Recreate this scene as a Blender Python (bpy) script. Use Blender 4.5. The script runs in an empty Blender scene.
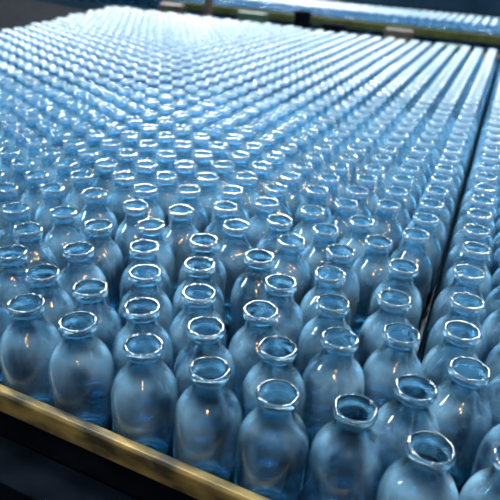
import bpy, math, random
from mathutils import Vector, Matrix, kdtree
random.seed(7)
sc=bpy.context.scene
COL=sc.collection
# ---------------- camera ----------------
F=600.0
d=Vector((-84,1200,600)).normalized()
hx=275.0; hy=(-F*F+84*hx)/1200.0
u=Vector((hx,hy,F)).normalized(); up=-d
right=u.cross(up).normalized()
CZ=0.488; HB=0.150; R=0.033; S=0.068
cam=bpy.data.cameras.new("camera"); cam.lens=F/500*36; cam.sensor_width=36
co=bpy.data.objects.new("camera",cam); COL.objects.link(co); sc.camera=co
M=Matrix.Identity(4)
for i,w in enumerate((right,u,up)):
    M[i][0]=w.x; M[i][1]=-w.y; M[i][2]=-w.z
M[2][3]=CZ
co.matrix_world=M
cam.dof.use_dof=True; cam.dof.focus_distance=0.61; cam.dof.aperture_fstop=7.5
cam.clip_start=0.01
def bp(px,py,z):
    r=Vector((px-250,py-250,F))
    w=Vector((r.dot(right),r.dot(u),r.dot(up)))
    t=(z-CZ)/w.z
    return (w.x*t,w.y*t)
def proj(x,y,z):
    p=right*x+u*y+up*(z-CZ)
    return (250+F*p.x/p.z,250+F*p.y/p.z,p.z) if p.z>0.01 else (-999,-999,-1)
pts=[(26,306),(137,345),(203,368),(272,395),(355,403),(430,452),(41,274),(87,290),(136,305),(192,293),(208,327),(279,348),(340,337),(402,332),(418,385),(464,364),(18,252),(75,250),(146,245),(133,270),(200,265),(264,311),(333,300),(281,281),(327,272),(396,297),(467,306),(404,265),(29,229),(60,212),(98,224),(157,225),(208,240),(267,255),(341,250),(288,236),(235,225),(187,211),(136,204),(312,210),(358,220),(417,230),(477,247),(261,203),(13,208),(95,192)]
W=[bp(a,b,HB) for a,b in pts]
RH=.065
ra=Vector(bp(0,382,RH)); rb=Vector(bp(270,497,RH))
rdir=(rb-ra).normalized(); rn=Vector((-rdir.y,rdir.x))
gx=-.016
# ---------------- materials ----------------
def mat(name):
    m=bpy.data.materials.new(name); m.use_nodes=True
    nt=m.node_tree; nt.nodes.clear(); o=nt.nodes.new("ShaderNodeOutputMaterial")
    return m,nt,o
def glass_mat(name,lo,hi,col,rough,lip,haze=True,base=(0.46,0.79,0.95)):
    """lip: rim brightness put into the colour; float, or None to read it from each object's own painted_lip_light value"""
    m,nt,o=mat(name); N=nt.nodes; L=nt.links
    g=N.new("ShaderNodeBsdfPrincipled")
    g.inputs["Base Color"].default_value=(*base,1)
    g.inputs["Transmission Weight"].default_value=1
    g.inputs["Roughness"].default_value=rough; g.inputs["IOR"].default_value=1.47
    if not haze:
        L.new(g.outputs[0],o.inputs[0]); return m
    gl=N.new("ShaderNodeBsdfGlossy"); gl.inputs["Roughness"].default_value=.12; gl.inputs["Color"].default_value=(1,1,1,1)
    mg=N.new("ShaderNodeMixShader"); mg.inputs[0].default_value=.05
    L.new(g.outputs[0],mg.inputs[1]); L.new(gl.outputs[0],mg.inputs[2])
    df=N.new("ShaderNodeBsdfPrincipled")
    df.inputs["Roughness"].default_value=0.12
    tc=N.new("ShaderNodeTexCoord"); mp=N.new("ShaderNodeMapping")
    mp.inputs["Scale"].default_value=(16,16,9)
    oi=N.new("ShaderNodeObjectInfo"); cm=N.new("ShaderNodeVectorMath"); cm.operation='ADD'
    ml=N.new("ShaderNodeMath"); ml.operation='MULTIPLY'; ml.inputs[1].default_value=37
    L.new(oi.outputs["Random"],ml.inputs[0])
    L.new(tc.outputs["Object"],mp.inputs[0]); L.new(mp.outputs[0],cm.inputs[0]); L.new(ml.outputs[0],cm.inputs[1])
    nz=N.new("ShaderNodeTexNoise"); nz.inputs["Scale"].default_value=1.6; nz.inputs["Detail"].default_value=3
    L.new(cm.outputs[0],nz.inputs["Vector"])
    mr=N.new("ShaderNodeMapRange"); mr.inputs[1].default_value=.38; mr.inputs[2].default_value=.66
    mr.inputs[3].default_value=lo; mr.inputs[4].default_value=hi
    L.new(nz.outputs[0],mr.inputs[0])
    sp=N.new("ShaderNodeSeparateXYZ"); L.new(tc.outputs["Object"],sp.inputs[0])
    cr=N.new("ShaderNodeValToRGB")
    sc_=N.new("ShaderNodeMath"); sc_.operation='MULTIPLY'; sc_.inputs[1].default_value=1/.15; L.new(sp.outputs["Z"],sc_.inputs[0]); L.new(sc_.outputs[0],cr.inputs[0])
    E=cr.color_ramp.elements; E[0].position=.2; E[0].color=(.08,.08,.08,1); E[1].position=.62; E[1].color=(1,1,1,1)  # haze thins toward the base: shade between bottles put into the colour
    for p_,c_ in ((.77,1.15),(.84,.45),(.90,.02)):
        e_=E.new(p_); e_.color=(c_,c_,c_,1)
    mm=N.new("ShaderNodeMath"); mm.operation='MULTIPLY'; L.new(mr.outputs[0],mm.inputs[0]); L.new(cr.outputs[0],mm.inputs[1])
    ml2=N.new("ShaderNodeMapRange"); ml2.inputs[1].default_value=.1405; ml2.inputs[2].default_value=.1435; ml2.inputs[3].default_value=0  # pale lip: bright rim highlights put into the colour
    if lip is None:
        at=N.new("ShaderNodeAttribute"); at.attribute_type='OBJECT'; at.attribute_name="painted_lip_light"; L.new(at.outputs["Fac"],ml2.inputs[4])
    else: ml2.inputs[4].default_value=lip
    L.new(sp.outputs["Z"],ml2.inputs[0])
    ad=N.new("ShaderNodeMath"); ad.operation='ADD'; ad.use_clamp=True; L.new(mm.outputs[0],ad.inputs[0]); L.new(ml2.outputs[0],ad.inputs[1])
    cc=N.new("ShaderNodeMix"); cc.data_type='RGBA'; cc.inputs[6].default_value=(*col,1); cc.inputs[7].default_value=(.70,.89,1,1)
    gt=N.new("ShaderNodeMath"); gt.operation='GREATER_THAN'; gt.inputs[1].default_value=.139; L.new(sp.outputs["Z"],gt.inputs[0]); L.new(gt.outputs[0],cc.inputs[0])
    L.new(cc.outputs[2],df.inputs["Base Color"])
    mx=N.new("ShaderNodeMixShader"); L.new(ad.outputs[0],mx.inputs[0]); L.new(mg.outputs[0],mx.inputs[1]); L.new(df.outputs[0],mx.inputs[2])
    L.new(mx.outputs[0],o.inputs[0])
    return m
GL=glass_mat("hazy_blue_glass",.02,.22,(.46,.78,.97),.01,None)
GI=glass_mat("clear_blue_glass",0,0,(1,1,1),.01,0,False)
LIPF=.34  # strongest painted rim brightness, used on the far bottles
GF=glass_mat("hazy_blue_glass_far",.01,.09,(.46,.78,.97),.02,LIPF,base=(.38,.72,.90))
GFI=glass_mat("clear_blue_glass_far",0,0,(1,1,1),.02,0,False,base=(.38,.72,.90))
def simple(name,c1,c2,rough,metal,scale=(20,20,20),bump=0,spec=.5,lo=.35,hi=.65):
    m,nt,o=mat(name); N=nt.nodes; L=nt.links
    b=N.new("ShaderNodeBsdfPrincipled"); b.inputs["Roughness"].default_value=rough; b.inputs["Metallic"].default_value=metal
    b.inputs["Specular IOR Level"].default_value=spec
    tc=N.new("ShaderNodeTexCoord"); mp=N.new("ShaderNodeMapping"); mp.inputs["Scale"].default_value=scale
    nz=N.new("ShaderNodeTexNoise"); nz.inputs["Scale"].default_value=1; nz.inputs["Detail"].default_value=6
    cr=N.new("ShaderNodeValToRGB"); cr.color_ramp.elements[0].color=(*c1,1); cr.color_ramp.elements[1].color=(*c2,1)
    cr.color_ramp.elements[0].position=lo; cr.color_ramp.elements[1].position=hi
    L.new(tc.outputs["Object"],mp.inputs[0]); L.new(mp.outputs[0],nz.inputs["Vector"]); L.new(nz.outputs[0],cr.inputs[0]); L.new(cr.outputs[0],b.inputs["Base Color"])
    if bump:
        bm=N.new("ShaderNodeBump"); bm.inputs["Strength"].default_value=bump; bm.inputs["Distance"].default_value=.001
        L.new(nz.outputs[0],bm.inputs["Height"]); L.new(bm.outputs[0],b.inputs["Normal"])
    L.new(b.outputs[0],o.inputs[0]); return m
BRASS=simple("worn_brass",(0.04,.027,.012),(.27,.165,.04),.45,.35,(22,45,45),.5,lo=.36,hi=.62)
DARK=simple("dark_steel",(.001,.0017,.003),(.003,.0045,.007),.9,0,spec=.02)
BROWN=simple("brown_steel",(.03,.02,.015),(.07,.045,.03),.6,.1)
BELT=simple("wet_belt",(.002,.008,.016),(.006,.024,.042),.25,.3,(60,60,60),.3)
FLOOR=simple("wet_floor",(.005,.007,.010),(.012,.016,.022),.7,0,(3,3,3),spec=.1)
YEL=simple("yellow_paint",(.04,.044,.012),(.085,.09,.025),.7,0,spec=.1)
GREEN=simple("green_paint",(.012,.03,.022),(.03,.06,.04),.6,0,(5,5,5),spec=.2)
WALLM=simple("plant_wall",(.05,.07,.09),(.09,.12,.15),.8,0,(1,1,1))
# ---------------- bottle ----------------
OUT=[(0,.0035),(.018,.003),(.0235,.0),(.0285,.0008),(.0318,.004),(.033,.010),(.033,.05),(.033,.084),(.0328,.0905),(.0318,.098),(.0299,.105),(.0268,.1118),(.0228,.1175),(.0191,.1220),(.0168,.1265),(.0158,.1315),(.0156,.1372),(.0162,.1396),(.0176,.1407),(.0187,.1422),(.0191,.1442),(.0192,.1460),(.0189,.1482),(.0181,.1495),(.0172,.150)]
INN=[(.0163,.1495),(.0155,.1478),(.0145,.143),(.0136,.137),(.0138,.130),(.0162,.1212),(.0202,.1152),(.0244,.1095),(.0277,.1025),(.0298,.0955),(.0307,.088),(.0309,.081),(.0309,.05),(.0306,.012),(.027,.007),(.018,.0065),(0,.007)]
def lathe(prof,n):
    v=[];fc=[]
    idx=[]
    for r,z in prof:
        if r==0: idx.append([len(v)]); v.append((0,0,z))
        else:
            idx.append(list(range(len(v),len(v)+n)))
            v+=[(r*math.cos(2*math.pi*k/n),r*math.sin(2*math.pi*k/n),z) for k in range(n)]
    for a,b in zip(idx,idx[1:]):
        for k in range(n):
            k2=(k+1)%n
            if len(a)==1: fc.append((a[0],b[k2],b[k]))
            elif len(b)==1: fc.append((a[k],a[k2],b[0]))
            else: fc.append((a[k],a[k2],b[k2],b[k]))
    return v,fc
def mk(name,v,fc,m,smooth=True):
    me=bpy.data.meshes.new(name); me.from_pydata(v,[],fc); me.update()
    if smooth: me.polygons.foreach_set("use_smooth",[True]*len(me.polygons))
    me.materials.append(m); return me
NS=80
bv,bf=lathe(OUT+INN,NS)
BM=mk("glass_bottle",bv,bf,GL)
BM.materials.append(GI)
nout=NS*(len(OUT))
for i,p in enumerate(BM.polygons):
    if i>=nout: p.material_index=1
FO=[OUT[i] for i in (0,2,4,5,7,9,11,12,13,14,16,18,20,22,24)]
FI=[INN[i] for i in (1,3,4,6,8,10,13,16)]
fv,ff=lathe(FO+FI,24)
NFO=24*len(FO)
# ---------------- positions ----------------
RAILOFF=R+.0015
FL=Vector(bp(100,4,.15)); FR=Vector(bp(500,50,.15))
CA=Vector(bp(-10,30,.15)); CB=Vector(bp(120,3,.15)); cdir=(CB-CA).normalized(); cn=Vector((-cdir.y,cdir.x))
if (Vector((0,.5))-CA).dot(cn)>0: cn=-cn      # cn points away from the bottles
def beforefar(x,y):
    t=(x-FL.x)/(FR.x-FL.x); return y<FL.y+t*(FR.y-FL.y) and (Vector((x,y))-CA).dot(cn)<-R
P=[]
GAP0=.60
for x,y in W:
    if all((x-a)**2+(y-b)**2>(.8*S)**2 for a,b in P): P.append((x,y))
nA=len(P)
def inview(x,y):
    px,py,z=proj(x,y,.1)
    if z<0: return False
    m=60+30/max(z,.3)
    return -m<px<500+m and py<500+m*1.5 and py>-14
cs=S*.866
def addlane(x0,sg,n):
    for k in range(n):
        x=x0+sg*cs*k
        for j in range(200):
            y=-.1+j*S+(k%2)*S/2
            jit=min(.007,.0006+max(0,k-7)*.0006) if sg<0 else .001
            X=x+random.uniform(-jit,jit); Y=y+random.uniform(-jit,jit)
            if (Vector((X,Y))-ra).dot(rn)<RAILOFF-.004: continue
            if not(beforefar(X,Y) and inview(X,Y)): continue
            if any((X-a)**2+(Y-b)**2<(.82*S)**2 for a,b in P[:nA]): continue
            P.append((X,Y))
GAPH=.0032
addlane(gx-GAPH-R-.001,-1,75)
addlane(gx+GAPH+R+.001,1,40)
P=[list(p) for p in P]; P0=[list(p) for p in P]
MD=.0668
def relax(n,pull):
    for it in range(n):
        kd=kdtree.KDTree(len(P))
        for i,p in enumerate(P): kd.insert((p[0],p[1],0),i)
        kd.balance()
        mv=[[0,0] for _ in P]
        for i,p in enumerate(P):
            for c,j,ds in kd.find_range((p[0],p[1],0),MD):
                if j<=i or ds<1e-6: continue
                dx=(P[j][0]-p[0])/ds; dy=(P[j][1]-p[1])/ds; o=(MD-ds)
                wi,wj=(.5,.5)
                if i<nA and j>=nA: wi,wj=(.15,.85)
                mv[i][0]-=dx*o*wi; mv[i][1]-=dy*o*wi; mv[j][0]+=dx*o*wj; mv[j][1]+=dy*o*wj
        for i,p in enumerate(P):
            p[0]+=mv[i][0]*.8; p[1]+=mv[i][1]*.8
            if i<nA and it<pull:
                p[0]+=(P0[i][0]-p[0])*.1; p[1]+=(P0[i][1]-p[1])*.1
            if p[1]>GAP0-.01:
                if P0[i][0]>gx: p[0]=max(p[0],gx+GAPH+R)
                else: p[0]=min(p[0],gx-GAPH-R)
            s=(Vector(p)-ra).dot(rn)
            if s<RAILOFF: p[0]+=rn.x*(RAILOFF-s); p[1]+=rn.y*(RAILOFF-s)
relax(90,70)
y=.3
while y<1.2:
    x=-1.0
    while x<.3:
        px,py,z=proj(x,y,.15)
        if -40<px<540 and py<540 and (Vector((x,y))-ra).dot(rn)>RAILOFF and abs(x-gx)>GAPH+R-.002:
            m=min((x-a[0])**2+(y-a[1])**2 for a in P)
            if m>.054**2: P.append([x,y]); P0.append([x,y])
        x+=.006
    y+=.006
relax(160,0)
keep=[]
for p in P:
    if all((p[0]-q[0])**2+(p[1]-q[1])**2>(.0660)**2 for q in keep): keep.append(p)
P=keep
def visible(p):
    px,py,z=proj(p[0],p[1],HB)
    return z>0 and -25/max(z,.3)<px<500+25/max(z,.3) and (py<500+12 )
P.sort(key=lambda p:(0 if visible(p) else 1, proj(p[0],p[1],HB)[2]))
near=P[:300]; rest=P[300:]
for i,(x,y) in enumerate(near):
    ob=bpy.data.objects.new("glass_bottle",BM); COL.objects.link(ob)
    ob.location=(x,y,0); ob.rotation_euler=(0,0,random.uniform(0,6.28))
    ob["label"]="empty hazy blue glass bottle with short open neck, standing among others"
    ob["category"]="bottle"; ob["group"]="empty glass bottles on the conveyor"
    ob["painted_lip_light"]=float(min(LIPF,.02+max(0,y-.45)*.30))  # painted rim brightness, growing with distance
def stuff(name,plist,label,z0=0):
    V=[];FF=[];MI=[]
    one=[1 if i>=NFO else 0 for i in range(len(ff))]
    for x,y in plist:
        o=len(V); V+=[(a+x,b+y,c) for a,b,c in fv]; FF+=[tuple(q+o for q in t) for t in ff]; MI+=one
    me=mk(name,V,FF,GF); me.materials.append(GFI); me.polygons.foreach_set("material_index",MI)
    ob=bpy.data.objects.new(name,me); COL.objects.link(ob); ob.location.z=z0
    ob["label"]=label; ob["category"]="bottles"; ob["kind"]="stuff"
    return ob
stuff("glass_bottles",rest,"dense crowd of empty pale blue glass bottles on the conveyor")
# ---------------- structure helpers ----------------
def prism(name,a,b,prof,m,label,cat,n=None,kind=None,bev=0.0015):
    a=Vector(a);b=Vector(b); dr=(b-a).normalized()
    if n is None: n=Vector((-dr.y,dr.x))
    k=len(prof); v=[]
    for q in (a,b):
        for s,z in prof: v.append((q.x+n.x*s,q.y+n.y*s,z))
    fc=[tuple(range(k)),tuple(range(2*k-1,k-1,-1))]+[(i,i+k,(i+1)%k+k,(i+1)%k) for i in range(k)]
    me=mk(name,v,fc,m,False)
    ob=bpy.data.objects.new(name,me); COL.objects.link(ob)
    if bev:
        md=ob.modifiers.new("b","BEVEL"); md.width=bev; md.segments=2
    if label: ob["label"]=label; ob["category"]=cat
    if kind: ob["kind"]=kind
    return ob
def box(name,x0,x1,y0,y1,z0,z1,m,label=None,cat=None,kind=None,bev=.002):
    return prism(name,(x0,(y0+y1)/2),(x1,(y0+y1)/2),[(-(y1-y0)/2,z0),((y1-y0)/2,z0),((y1-y0)/2,z1),(-(y1-y0)/2,z1)],m,label,cat,Vector((0,1)),kind,bev)
A=ra-rdir*1.2; B=ra+rdir*1.6
h=RH
rail=prism("guide_rail",A,B,[(0,h-.024),(0,h-.003),(-.002,h),(-.010,h),(-.0125,h-.003),(-.0135,h-.010),(-.0145,h-.024)],BRASS,"worn yellow-brown brass guide rail along the conveyor edge","guide rail",rn,bev=.001)
sup=prism("rail_support",A,B,[(-.001,0),(-.001,h-.024),(-.009,h-.024),(-.009,0)],DARK,None,None,rn,bev=.0008)
sup.parent=rail; sup["label"]="dark steel strip under the brass cap"
far2L=FL+(FL-FR)*.15; far2R=FR+(FR-FL)*.5
v=[(A.x,A.y,-.001),(B.x,B.y,-.001),(far2R.x,far2R.y+.03,-.001),(far2L.x,far2L.y+.03,-.001)]
v+=[(a,b,-.06) for a,b,c in v]
me=mk("conveyor",v,[(0,1,2,3),(7,6,5,4),(0,4,5,1),(1,5,6,2),(2,6,7,3),(3,7,4,0)],BELT,False)
ob=bpy.data.objects.new("conveyor",me); COL.objects.link(ob); ob["label"]="wide wet dark conveyor deck carrying the glass bottles"; ob["category"]="conveyor"
fr=prism("side_frame",A,B,[(-.013,-.02),(-.013,.004),(-.060,.004),(-.060,-.16),(-.04,-.16),(-.04,-.02)],DARK,None,None,rn)
fr.parent=ob; fr["label"]="dark steel side frame"
t=(gx-FL.x)/(FR.x-FL.x); gy1=FL.y+t*(FR.y-FL.y)
box("lane_gap_shade",gx-.001,gx+.001,GAP0,gy1,0,.03,DARK,"thin dark strip standing in for the shade between bottle lanes","shade strip",bev=.0004)  # added dark strip for the shade in the gap, no real part
prism("guide_rail",CA-cdir*.8,CB-cdir*.25,[(.006,0),(.006,.12),(.02,.12),(.02,0)],DARK,"dark steel guide rail slanting along the bottles","guide rail",cn)
prism("machine_cover",CA-cdir*.8,CB-cdir*.25,[(.06,0),(.06,.11),(.5,.16),(.5,0)],DARK,"dark steel machine cover beside the bottle crowd","machine",cn)
Y1=Vector((0,1))
prism("guide_rail",FL,far2R,[(.036,0),(.036,.10),(.05,.10),(.05,0)],DARK,"dark steel guide rail at the far end of the bottles","guide rail",Y1)
o2=Vector((0,1.3))
prism("guide_rail",far2L+o2,far2R+o2,[(0,.04),(0,.09),(.03,.09),(.03,.04)],YEL,"yellow painted rail beside a second conveyor","guide rail",Y1)
prism("transfer_frame",far2L,far2R,[(.06,-.2),(.06,-.05),(1.28,-.05),(1.28,-.2)],DARK,"dark steel machine bed between two bottle conveyors","machine",Y1)
for k in range(6):
    q=.16+k*.18
    prism("cross_bar",FL+(FR-FL)*.08,far2R,[(q,-.05),(q,.02),(q+.04,.02),(q+.04,-.05)],(BROWN if k in(1,4) else DARK),"dark steel bar across the machine bed","bar",Y1)
def farpt(px,off):
    for i in range(700):
        x=-2.4+i*.005; yy=FL.y+(x-FL.x)/(FR.x-FL.x)*(FR.y-FL.y)+off
        if proj(x,yy,0)[0]>px: break
    return x,yy
for px,off,wd,hh,m in [(250,.27,.09,.17,GREEN),(330,.45,.07,.14,DARK),(395,.63,.08,.13,BROWN),(450,.27,.06,.12,GREEN),(300,.81,.05,.16,DARK),(170,.45,.08,.15,BROWN)]:
    x,yy=farpt(px,off)
    box("machine_housing",x-wd,x+wd,yy-.02,yy+.04,-.05,hh,m,"small dark machine housing on the machine bed","machine",bev=.01)
prism("conveyor",far2L+o2,far2R+o2,[(.035,-.06),(.035,0),(1.6,0),(1.6,-.06)],BELT,"dark second conveyor deck carrying more bottles","conveyor",Y1)
L2=[]
for i in range(130):
    for j in range(10):
        x=-4+i*cs; yy=FL.y+(x-FL.x)/(FR.x-FL.x)*(FR.y-FL.y)+1.40+j*S+(i%2)*S/2
        px,py,z=proj(x,yy,.15)
        if -20<px<520 and py>-25: L2.append((x,yy))
stuff("glass_bottles",L2,"blurred crowd of pale glass bottles on a second conveyor")
x,yy=farpt(207,.63)
box("machine_post",x-.02,x+.02,yy-.025,yy+.025,-.05,.7,BROWN,"brown steel post rising from the machine bed","post")
box("floor",-12,12,-3,22,-.95,-.9,FLOOR,kind="structure",bev=0)
box("wall_back",-12,12,22,22.2,-.9,5,WALLM,kind="structure",bev=0)
# ---------------- light ----------------
w=bpy.data.worlds.new("world"); sc.world=w; w.use_nodes=True
nt=w.node_tree; bg=nt.nodes["Background"]
tc=nt.nodes.new("ShaderNodeTexCoord"); sx=nt.nodes.new("ShaderNodeSeparateXYZ"); nt.links.new(tc.outputs["Generated"],sx.inputs[0])
cr=nt.nodes.new("ShaderNodeValToRGB"); nt.links.new(sx.outputs["Z"],cr.inputs[0]); nt.links.new(cr.outputs[0],bg.inputs[0])
e=cr.color_ramp.elements
e[0].position=0; e[0].color=(.006,.018,.03,1); e[1].position=1; e[1].color=(.40,.75,1,1)
q=e.new(.3); q.color=(.018,.06,.105,1); q=e.new(.65); q.color=(.12,.32,.51,1)
bg.inputs[1].default_value=2.45
def area(loc,tgt,sx,sy,e,c):
    l=bpy.data.lights.new("unseen_light","AREA"); l.shape='RECTANGLE'; l.size=sx; l.size_y=sy; l.energy=e; l.color=c  # unseen lights, placed for backlight and reflections in the glass
    o=bpy.data.objects.new("unseen_light",l); COL.objects.link(o); o.location=loc
    o.rotation_euler=(Vector(tgt)-Vector(loc)).to_track_quat('-Z','Y').to_euler()
area((-4.0,8,5.0),(-.8,2.2,0),3,1.6,1900,(1,.99,.97))  # stands for unseen windows beyond the far left, backlighting the rims
area((1.5,8,5.0),(-.2,1.8,0),2.5,1.0,700,(1,.99,.97))
area((-1.6,1.2,2.5),(-.2,.8,0),.25,1.6,105,(.94,.98,1))  # added overhead strip, there for structured reflections in the glass
area((.6,1.6,2.6),(-.1,.8,0),.2,1.6,55,(.94,.98,1))  # another added strip to be reflected by the bottles
area((-2.2,.0,1.3),(-.1,.6,0.1),.12,1.2,34,(.85,.95,1))  # added low side strip for vertical streak highlights on the bodies
for x,y,z,e in [(.5,-.6,1.3,10),(.1,-.9,1.15,10),(.85,-.05,1.35,11),(.95,.12,1.2,8),(.65,.4,1.3,10),(.3,-.9,.95,7),(1.0,.6,1.3,9)]:
    l=bpy.data.lights.new("lamp","POINT"); l.energy=e; l.color=(1,.43,.11); l.shadow_soft_size=.036
    o=bpy.data.objects.new("lamp",l); COL.objects.link(o); o.location=(x,y,z)
sc.view_settings.view_transform='Standard'
